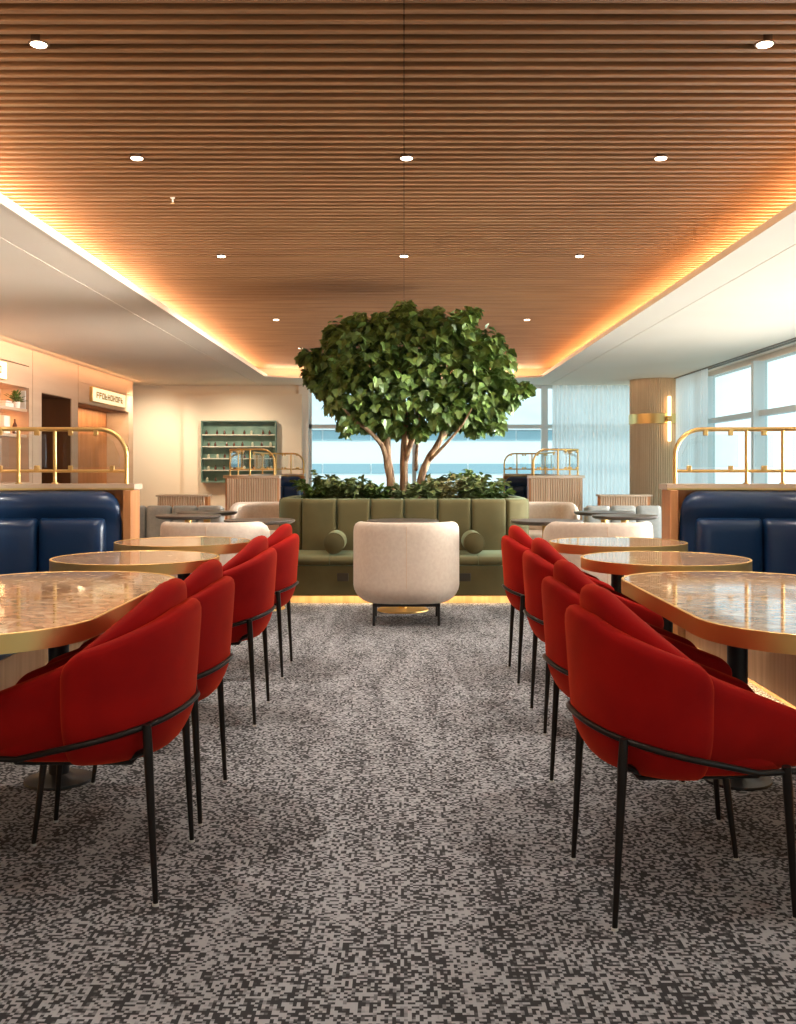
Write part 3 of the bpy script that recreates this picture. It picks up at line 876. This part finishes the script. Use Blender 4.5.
FN, FF = 14.1, 18.1
far_pts = [(1.80, FN), (2.15, FN)] + [(2.15 + .3 * math.sin(math.radians(q)), FN + .3 - .3 * math.cos(math.radians(q))) for q in range(9, 91, 9)]
far_pts += [(2.45, 16), (2.45, FF - .3)] + [(2.15 + .3 * math.cos(math.radians(q)), FF - .3 + .3 * math.sin(math.radians(q))) for q in range(9, 91, 9)] + [(1.8, FF)]
LF = Path(far_pts).L
for sg, lb in ((-1, 'bar side'), (1, 'window side')):
    booth(sg, far_pts, -1, 'far navy booth with fluted wooden back beyond the green sofa on the %s' % lb, [(.06, .40), (LF - .40, LF - .06), (LF - .86, LF - .405)], (1.95, 2.42, FN + .35, FF - .35), fluted=(1.77, 2.50, FN - .12))
    rail_screen(sg, far_pts[:12] + [(2.45, 15.6)], -1, 'brass rail screen on the fluted back of the far booth, %s' % lb, [.36, .8, 1.5])
    rp_ = far_pts[:13:-1] + [(2.45, 16.6)]
    rail_screen(sg, rp_, 1, 'small brass rail screen at the far end of the distant booth, %s' % lb, [.25, .5, .95])
    x0, x1 = sorted((sg * 2.67, sg * 3.35)); 
    lw = thing('room_divider', 'low fluted wooden divider beside the far booth, %s' % lb, 'divider', (sg * 3.02, 13.75, 0))
    x = 0; fm = MB()
    while x < .64: fm.rbox(-.34 + x, -.34 + x + .027, -.12, -.095, .02, .80, .006, 1); x += .034
    fm.build('fluting', 'oak_grey', lw, smooth=False)
    MB().box(-.34, .34, -.10, .10, 0, .80).build('core', 'oak_warm', lw, smooth=False)
    MB().rbox(-.36, .36, -.15, .12, .80, .825, .004, 1).build('cap', 'ledge', lw)

# ------------------------------------------------------------------ green island sofa round the planter
def ring_path(hx, y0, y1, r, n=14):
    # starts at the back centre, runs counter-clockwise seen from above
    poly = [(0, y1)] + arc(-hx + r, y1 - r, r, 90, 180, n) + arc(-hx + r, y0 + r, r, 180, 270, n) + arc(hx - r, y0 + r, r, 270, 360, n) + arc(hx - r, y1 - r, r, 0, 90, n) + [(0, y1)]
    return Path(poly)


SC = thing('island_sofa', 'olive green velvet island sofa wrapped around the tree planter', 'sofa', (0, 9.9, 0))
BY0, BY1 = 9.32 - 9.9, 10.62 - 9.9
bp_ = ring_path(1.13, BY0, BY1, .34)
# channels: centred on the front middle
fs_mid = bp_.L / 2
nch = max(8, round(bp_.L / .312)); cw = bp_.L / nch
bk = MB()
for i in range(nch):
    s0 = fs_mid + (i - nch // 2) * cw
    a, b_ = s0 + .001, s0 + cw - .001
    if b_ <= bp_.L and a >= 0:
        bk.pad(bp_, a, b_, .36, .905, .15, 1, .0, nu=16, nv=18, p=26, rc=.006)
    elif a < 0:
        bk.pad(bp_, 0, b_, .36, .905, .15, 1, .0, nu=8, nv=18, p=26, rc=.006)
    else:
        bk.pad(bp_, a, bp_.L, .36, .905, .15, 1, .0, nu=8, nv=18, p=26, rc=.006)
bk.build('backrest', 'green_velvet', SC, ang=180)
sp = ring_path(1.13, BY0, BY1, .34)
nseat = 10
edges = [fs_mid + .64 * k - .64 for k in (0, 1, 2)]
cuts = [fs_mid - .65, fs_mid + .65]
sides = []
s = fs_mid + .65
while s < sp.L - .7: sides.append((s, s + .75)); s += .75
sides.append((s, sp.L))
s = fs_mid - .65
while s > .7: sides.append((s - .75, s)); s -= .75
sides.append((0, s))
prof = [(.04, .335), (.545, .335), (.575, .345), (.585, .37), (.575, .40), (.545, .415), (.3, .428), (.04, .43)]
for s0, s1 in [(fs_mid - .648, fs_mid - .002), (fs_mid + .002, fs_mid + .648)] + [(a + .002, b_ - .002) for a, b_ in sides]:
    MB().sweep(sp, s0, s1, max(6, int((s1 - s0) / .05)), prof, 1).build('seat_cushion', 'green_velvet', SC, ang=50)
bprof = [(.03, .07), (.555, .07), (.57, .085), (.57, .333), (.03, .333)]
MB().sweep(sp, 0, sp.L, 120, bprof, 1).build('base', 'green_velvet', SC, ang=40)
MB().sweep(sp, 0, sp.L, 120, [(.0, 0), (.50, 0), (.50, .07), (.0, .07)], 1).build('plinth', 'oak', SC)
for x in (-.535, .535):
    MB().rbox(x - .05, x + .05, BY0 - .576, BY0 - .568, .20, .27, .003, 1).build('socket_plate', 'outlet', SC)
area('toe_light', (0, 9.32 - .535, .066), (0, 0, 0), 2.3, .03, 3.5, (1.0, .68, .32))
for s in (-1, 1):
    bo = thing('bolster_cushion', 'green cylindrical bolster cushion on the sofa seat, %s of the ivory chair back' % ('bar side' if s < 0 else 'window side'), 'cushion', (s * .62, 9.02, .525), 0, 'bolsters on the green sofa')
    R = .094
    prof = [(0, -.20), (R * .8, -.20), (R * .95, -.193), (R, -.175), (R, .175), (R * .95, .193), (R * .8, .20), (0, .20)]
    mb = MB().lathe(prof, n=32); mb.v = [(x, z, y) for x, y, z in mb.v]; mb.build('cover', 'green_velvet', bo, ang=60)
    mb = MB()
    for e in (-.194, .194):
        pts = [(R * .965 * math.cos(2 * PI * i / 24), e, R * .965 * math.sin(2 * PI * i / 24)) for i in range(25)]
        mb.tube(pts, .004, 6)
    mb.build('piping', 'green_velvet', bo)

# planter and soil
pl = thing('planter', 'planter bed sunk inside the ring of the green sofa', 'planter', (0, 9.97, 0))
MB().prism(rrect(-1.03, 1.03, -.55, .55, .26), 0, .78).build('box', 'brown_dark', pl)
MB().prism(rrect(-1.01, 1.01, -.53, .53, .25), .7805, .80).build('soil', 'soil', pl)

# ------------------------------------------------------------------ indoor tree
TD = 9.97
tree = thing('indoor_tree', 'multi stemmed leafy tree rising from the planter behind the green sofa', 'tree', (0, TD, .80))


def T(px, py, dy=0.0):
    d = TD + dy; k = d / 1000
    return Vector(((px - 404) * k, dy, CAM_H - (py - 468) * k - .80))


stems = [
    ([(391, 507, -.05), (391, 482, -.04), (387, 455, -.03), (388, 425, 0), (391, 395, .02), (392, 370, .05)], [.062, .05, .046, .036, .026, .012]),
    ([(388, 470, -.04), (383, 448, -.12), (370, 432, -.2), (354, 420, -.25), (340, 404, -.3)], [.034, .028, .022, .017, .008]),
    ([(385, 450, -.05), (379, 430, .1), (374, 410, .2), (368, 390, .25)], [.026, .022, .018, .010]),
    ([(404, 507, .08), (404, 480, .08), (404, 450, .06), (406, 425, .04), (404, 400, 0), (400, 370, -.05)], [.058, .048, .042, .034, .024, .012]),
    ([(405, 462, .07), (412, 440, -.02), (420, 420, -.12), (424, 398, -.2)], [.034, .03, .022, .012]),
    ([(404, 448, .06), (414, 425, .2), (420, 405, .3), (432, 380, .38)], [.026, .024, .02, .010]),
    ([(421, 507, -.1), (421, 480, -.1), (428, 460, -.1), (438, 444, -.08), (446, 425, -.05), (453, 405, 0), (460, 380, .05)], [.055, .044, .04, .036, .03, .022, .010]),
    ([(428, 462, -.1), (440, 450, -.2), (452, 437, -.3), (462, 425, -.36), (472, 408, -.4)], [.022, .018, .014, .012, .006]),
    ([(440, 440, -.08), (453, 426, .1), (463, 415, .25), (476, 400, .35)], [.024, .022, .018, .008]),
    ([(416, 470, -.1), (417, 448, .1), (420, 425, .24), (421, 400, .3)], [.02, .018, .016, .008]),
]
tk = MB()
for pts, rs in stems:
    V = [T(*p) for p in pts]; fine = []; fr_ = []
    for i in range(len(V) - 1):
        p0, p1, p2, p3 = V[max(i - 1, 0)], V[i], V[i + 1], V[min(i + 2, len(V) - 1)]
        for j in range(5):
            t = j / 5
            fine.append(.5 * ((2 * p1) + (p2 - p0) * t + (2 * p0 - 5 * p1 + 4 * p2 - p3) * t * t + (3 * p1 - p0 - 3 * p2 + p3) * t ** 3))
            fr_.append((rs[i] + (rs[i + 1] - rs[i]) * t) * (1 + .05 * math.sin(i * 3 + j * 1.7)))
    fine.append(V[-1]); fr_.append(rs[-1])
    tk.tube(fine, [q * .88 for q in fr_], 12)
tk.build('trunk', 'bark', tree, ang=180)
blobs = [(330, 362, 24), (320, 384, 14), (345, 340, 22), (362, 350, 30), (390, 335, 26), (405, 322, 16), (425, 338, 28), (455, 335, 24), (478, 345, 22),
         (495, 362, 22), (508, 386, 11), (520, 390, 7), (490, 388, 24), (470, 375, 32), (440, 365, 34), (405, 360, 34), (372, 375, 32), (345, 385, 28),
         (336, 402, 14), (352, 412, 18), (380, 405, 26), (410, 398, 28), (440, 402, 26), (465, 405, 22), (485, 410, 14), (498, 410, 9), (445, 420, 12), (400, 425, 10), (462, 325, 12), (375, 330, 14), (312, 362, 10), (365, 420, 10), (475, 428, 8), (302, 358, 6), (307, 376, 6), (354, 322, 8), (330, 336, 8), (404, 309, 8), (432, 316, 8), (470, 318, 8), (476, 312, 4), (498, 343, 7), (528, 388, 6), (514, 402, 6), (344, 426, 6), (500, 424, 7), (420, 430, 7), (386, 428, 7), (462, 418, 8)]
cr = MB(); g = random.Random(11)
for (px, py, pr) in blobs:
    px = 414 + (px - 414) * .95; pr *= .96
    cnt = int(30 + pr * 6)
    R = pr * TD / 1000
    for k in range(cnt):
        z = g.uniform(-1, 1); a = g.uniform(0, 2 * PI); rr = math.sqrt(1 - z * z)
        d = Vector((rr * math.cos(a), rr * math.sin(a), z))
        c = T(px, py, 0)
        depth = 1.0 + .6 * (pr / 30)
        rad = R * g.uniform(.55, 1.02)
        off = g.gauss(0, .16) if pr > 16 else g.gauss(0, .08)
        p = c + Vector((d.x * rad, d.y * rad * 1.7 + off, d.z * rad))
        t = Vector((d.x, d.y, d.z * .6 - .55)) + Vector((g.gauss(0, .4), g.gauss(0, .4), g.gauss(0, .3)))
        up = Vector((d.x, d.y - .25, d.z + .7)) + Vector((g.gauss(0, .35), g.gauss(0, .35), g.gauss(0, .3)))
        add_leaf(cr, p, t, up, g.uniform(.06, .108), 'maple', .3)
cr.build('crown', 'leaf', tree, recalc=False, smooth=False)

# low plants in the planter
g = random.Random(4)
kinds = {'fern': ('leaf_dark', 'oval', 260, .085), 'broad': ('leaf', 'oval', 180, .085), 'pale': ('leaf_pale', 'oval', 240, .07)}


def low_plant(x, y, h, wd, kind, label):
    m, shp, n, ls = kinds[kind]
    r = thing('low_plant', label, 'plant', (x, y, .80), g.uniform(0, 6), 'low plants under the tree')
    lf = MB(); st = MB()
    ns = 9
    for k in range(ns):
        a = 2 * PI * k / ns + g.uniform(-.3, .3); rr = wd * g.uniform(.35, 1)
        top = Vector((math.cos(a) * rr, math.sin(a) * rr, h * g.uniform(.65, 1)))
        pts = [Vector((0, 0, -.01)), Vector((top.x * .3, top.y * .3, top.z * .55)), top]
        st.tube(pts, [.005, .004, .002], 5)
        for j in range(n // ns):
            f = g.uniform(.25, 1); p = pts[0].lerp(pts[1], f * 2) if f < .5 else pts[1].lerp(pts[2], f * 2 - 1)
            d = Vector((math.cos(a) + g.gauss(0, .8), math.sin(a) + g.gauss(0, .8), g.uniform(-.1, .9)))
            add_leaf(lf, p, d, (g.gauss(0, .4), g.gauss(0, .4), 1), ls * g.uniform(.6, 1.1), shp, .3)
    lf.build('leaves', m, r, recalc=False, smooth=False); st.build('stems', 'leaf_dark', r)


seq = [(-.88, -.28, .28, .2, 'broad'), (-.66, -.34, .34, .2, 'fern'), (-.45, -.36, .25, .2, 'fern'), (-.24, -.38, .22, .17, 'broad'), (0.02, -.40, .24, .18, 'fern'),
       (.24, -.38, .26, .18, 'fern'), (.44, -.33, .32, .2, 'pale'), (.66, -.34, .32, .22, 'fern'), (.88, -.28, .24, .2, 'broad'),
       (-.80, .18, .36, .24, 'fern'), (-.45, .30, .3, .22, 'broad'), (.30, .32, .34, .22, 'fern'), (.62, .22, .38, .24, 'broad'), (.85, .2, .3, .2, 'fern')]
for i, (x, y, h, wd, k) in enumerate(seq):
    row = 'front' if y < 0 else 'back'
    place = ['first', 'second', 'third', 'fourth', 'fifth', 'sixth', 'seventh', 'eighth', 'ninth'][i if i < 9 else i - 9]
    desc = {'fern': 'dark feathery', 'broad': 'broad leaved green', 'pale': 'pale variegated'}[k]
    low_plant(x, TD + y, h, wd, k, '%s plant under the tree, %s from bar side in %s planter row' % (desc, place, row))

# ------------------------------------------------------------------ ivory tub chairs
def make_tub(label):
    r = thing('tub_chair', label, 'chair', (0, 0, 0), 0, 'ivory tub chairs')
    P = horseshoe(.37, .36, 0.0, .33, .335, 2.8)
    mid = P.L / 2
    under = lambda s, z: -.07 * max((.30 - z) / .13, 0) ** 2
    ztop = lambda s: .785 - .22 * max(abs(s - mid) - .45, 0)
    MB().pad(P, .01, P.L - .01, .17, ztop, .10, 1, under, nu=64, nv=20, p=16, rc=.03).build('back_shell', 'ivory_wool', r, ang=180)
    MB().tube([(-.37 - .0488, 0, .30), (-.37 - .0488, 0, .755)], .003, 6).build('back_seam', 'oak_grey', r)
    poly = []
    for i in range(48):
        a = 2 * PI * i / 48; c, s_ = math.cos(a), math.sin(a); e = 2 / 3.2
        poly.append((.01 + .33 * math.copysign(abs(c) ** e, c), .325 * math.copysign(abs(s_) ** e, s_)))
    MB().prism(poly, .17, .45, .05).build('seat', 'ivory_wool', r, ang=180)
    for sx_ in (-1, 1):
        for sy_ in (-1, 1):
            MB().tube([(sx_ * .24, sy_ * .245, 0), (sx_ * .24, sy_ * .245, .165)], .011, 8).build('leg', 'black_metal', r)
    fm = MB()
    for s in (-1, 1):
        fm.box(-.25, .25, s * .245 - .01, s * .245 + .01, .145, .168).box(s * .24 - .01, s * .24 + .01, -.235, .235, .145, .168)
    fm.build('leg_frame', 'black_metal', r, smooth=False)
    return r


tub = make_tub('ivory tub chair with centre seam standing alone before the green sofa')
tub.location = (.018, 7.78, 0); tub.rotation_euler.z = PI / 2
dup(tub, 'ivory tub chair seen from behind beyond the round tables, bar side', (-1.46, 7.78, 0), PI / 2)
dup(tub, 'ivory tub chair seen from behind beyond the round tables, window side', (1.50, 7.78, 0), PI / 2)
dup(tub, 'distant ivory tub chair beside the green sofa end facing camera, bar side', (-1.62, 11.65, 0), -PI / 2)
dup(tub, 'distant ivory tub chair beside the green sofa end facing camera, window side', (1.62, 11.65, 0), -PI / 2)

# ------------------------------------------------------------------ dark round bistro tables with brass stems
def make_bistro(label, loc):
    r = thing('bistro_table', label, 'table', loc, 0, 'dark round bistro tables')
    MB().lathe([(.0, .722), (.27, .722), (.295, .735), (.30, .748), (.297, .754), (.0, .755)], n=56).build('top', 'dark_top', r)
    MB().tube([(0, 0, .02), (0, 0, .722)], .035, 20).build('stem', 'brass', r)
    MB().lathe([(.21, 0), (.215, .004), (.212, .014), (.05, .022), (.0, .022)], n=44).build('base', 'brass', r)
    return r


bi = make_bistro('dark round bistro table behind the lone ivory chair before the sofa', (-.01, 8.36, 0))
dup(bi, 'dark round bistro table beside the green sofa, bar side', (-1.22, 8.45, 0))
dup(bi, 'dark round bistro table with brass stem beside the green sofa, window side', (1.19, 8.35, 0))
dup(bi, 'dark bistro table before the pale grey sofa, nearer one on the bar side', (-2.0, 9.28, 0))
dup(bi, 'dark bistro table before the pale grey sofa, farther one on the bar side', (-1.97, 10.0, 0))
dup(bi, 'dark bistro table before the pale grey sofa, nearer one on the window side', (2.03, 9.2, 0))
dup(bi, 'dark bistro table before the pale grey sofa, farther one on the window side', (2.0, 9.98, 0))

# ------------------------------------------------------------------ pale grey sofas
for sg, lb in ((-1, 'bar side'), (1, 'window side')):
    r = thing('sofa', 'pale grey upholstered sofa behind the dark bistro tables on the %s' % lb, 'sofa', (sg * 2.5, 10.7, 0))
    P = Path([(-.55, .08), (.55, .08)])
    for k in range(4):
        MB().pad(P, .275 * k + .001, .275 * k + .274, .30, .785, .14, 1, 0, nu=10, nv=14, p=8, rc=.03).build('back_cushion', 'grey_wool', r, ang=180)
    MB().box(-.55, .55, .08, .16, .06, .76).build('back_board', 'grey_wool', r, smooth=False)
    for k in range(2):
        MB().rbox(-.55 + .55 * k + .002, -.55 + .55 * (k + 1) - .002, -.48, .03, .29, .44, .04, 3).build('seat_cushion', 'grey_wool', r, ang=180)
    MB().box(-.54, .54, -.45, .08, .06, .29).build('base', 'grey_wool', r, smooth=False)
    MB().box(-.50, .50, -.40, .10, 0, .06).build('plinth', 'black_metal', r, smooth=False)

# ------------------------------------------------------------------ bottle display on the far wall
DX0, DX1, DZ0, DZ1, DY = -3.88, -2.48, .93, 2.08, D_BACK - .14
ds = thing('bottle_display', 'green backed wall display with pale shelves of small bottles on the cream wall', 'display shelf', (DX0, DY, DZ0))
W_, H_ = DX1 - DX0, DZ1 - DZ0
MB().box(0, W_, -.015, -.001, 0, H_).build('back_panel', 'teal_panel', ds, smooth=False)
fm = MB().box(-.02, 0, -.16, -.001, -.02, H_ + .02).box(W_, W_ + .02, -.16, -.001, -.02, H_ + .02).box(0, W_, -.16, -.001, H_, H_ + .02).box(0, W_, -.16, -.001, -.02, 0)
fm.build('frame', 'teal_panel', ds, smooth=False)
zs = [0.0, .225, .45, .68, .905]
for z in zs[1:]: MB().box(0.001, W_ - .001, -.15, -.016, z - .02, z).build('shelf', 'shelf_pale', ds, smooth=False)
proto = {}
g = random.Random(9)
rown = ['lowest', 'second', 'middle', 'fourth', 'top']
for i, z in enumerate(zs):
    for k in range(8):
        x = DX0 + .09 + (W_ - .18) * k / 7 + g.uniform(-.03, .03); kind = g.randrange(2)
        lbl = 'small bottle on the %s shelf of the green wall display' % rown[i]
        if kind not in proto:
            pf = [(.03, 0), (.032, .008), (.032, .075), (.013, .10), (.013, .13), (.0, .131)] if kind == 0 else [(.034, 0), (.036, .01), (.036, .09), (.02, .105), (.02, .12), (.0, .121)]
            proto[kind] = tag(MB().lathe(pf, n=14).build('display_bottle', 'bottle_glass' if kind == 0 else 'bottle_pale'), lbl, 'bottle', 'bottles on the %s display shelf' % rown[i])
            o = proto[kind]
        else:
            o = proto[kind].copy(); COL.objects.link(o); o['label'] = lbl; o['group'] = 'bottles on the %s display shelf' % rown[i]
        o.scale = (.72, .72, .66); o.location = (x, DY - .08, DZ0 + z + .001)
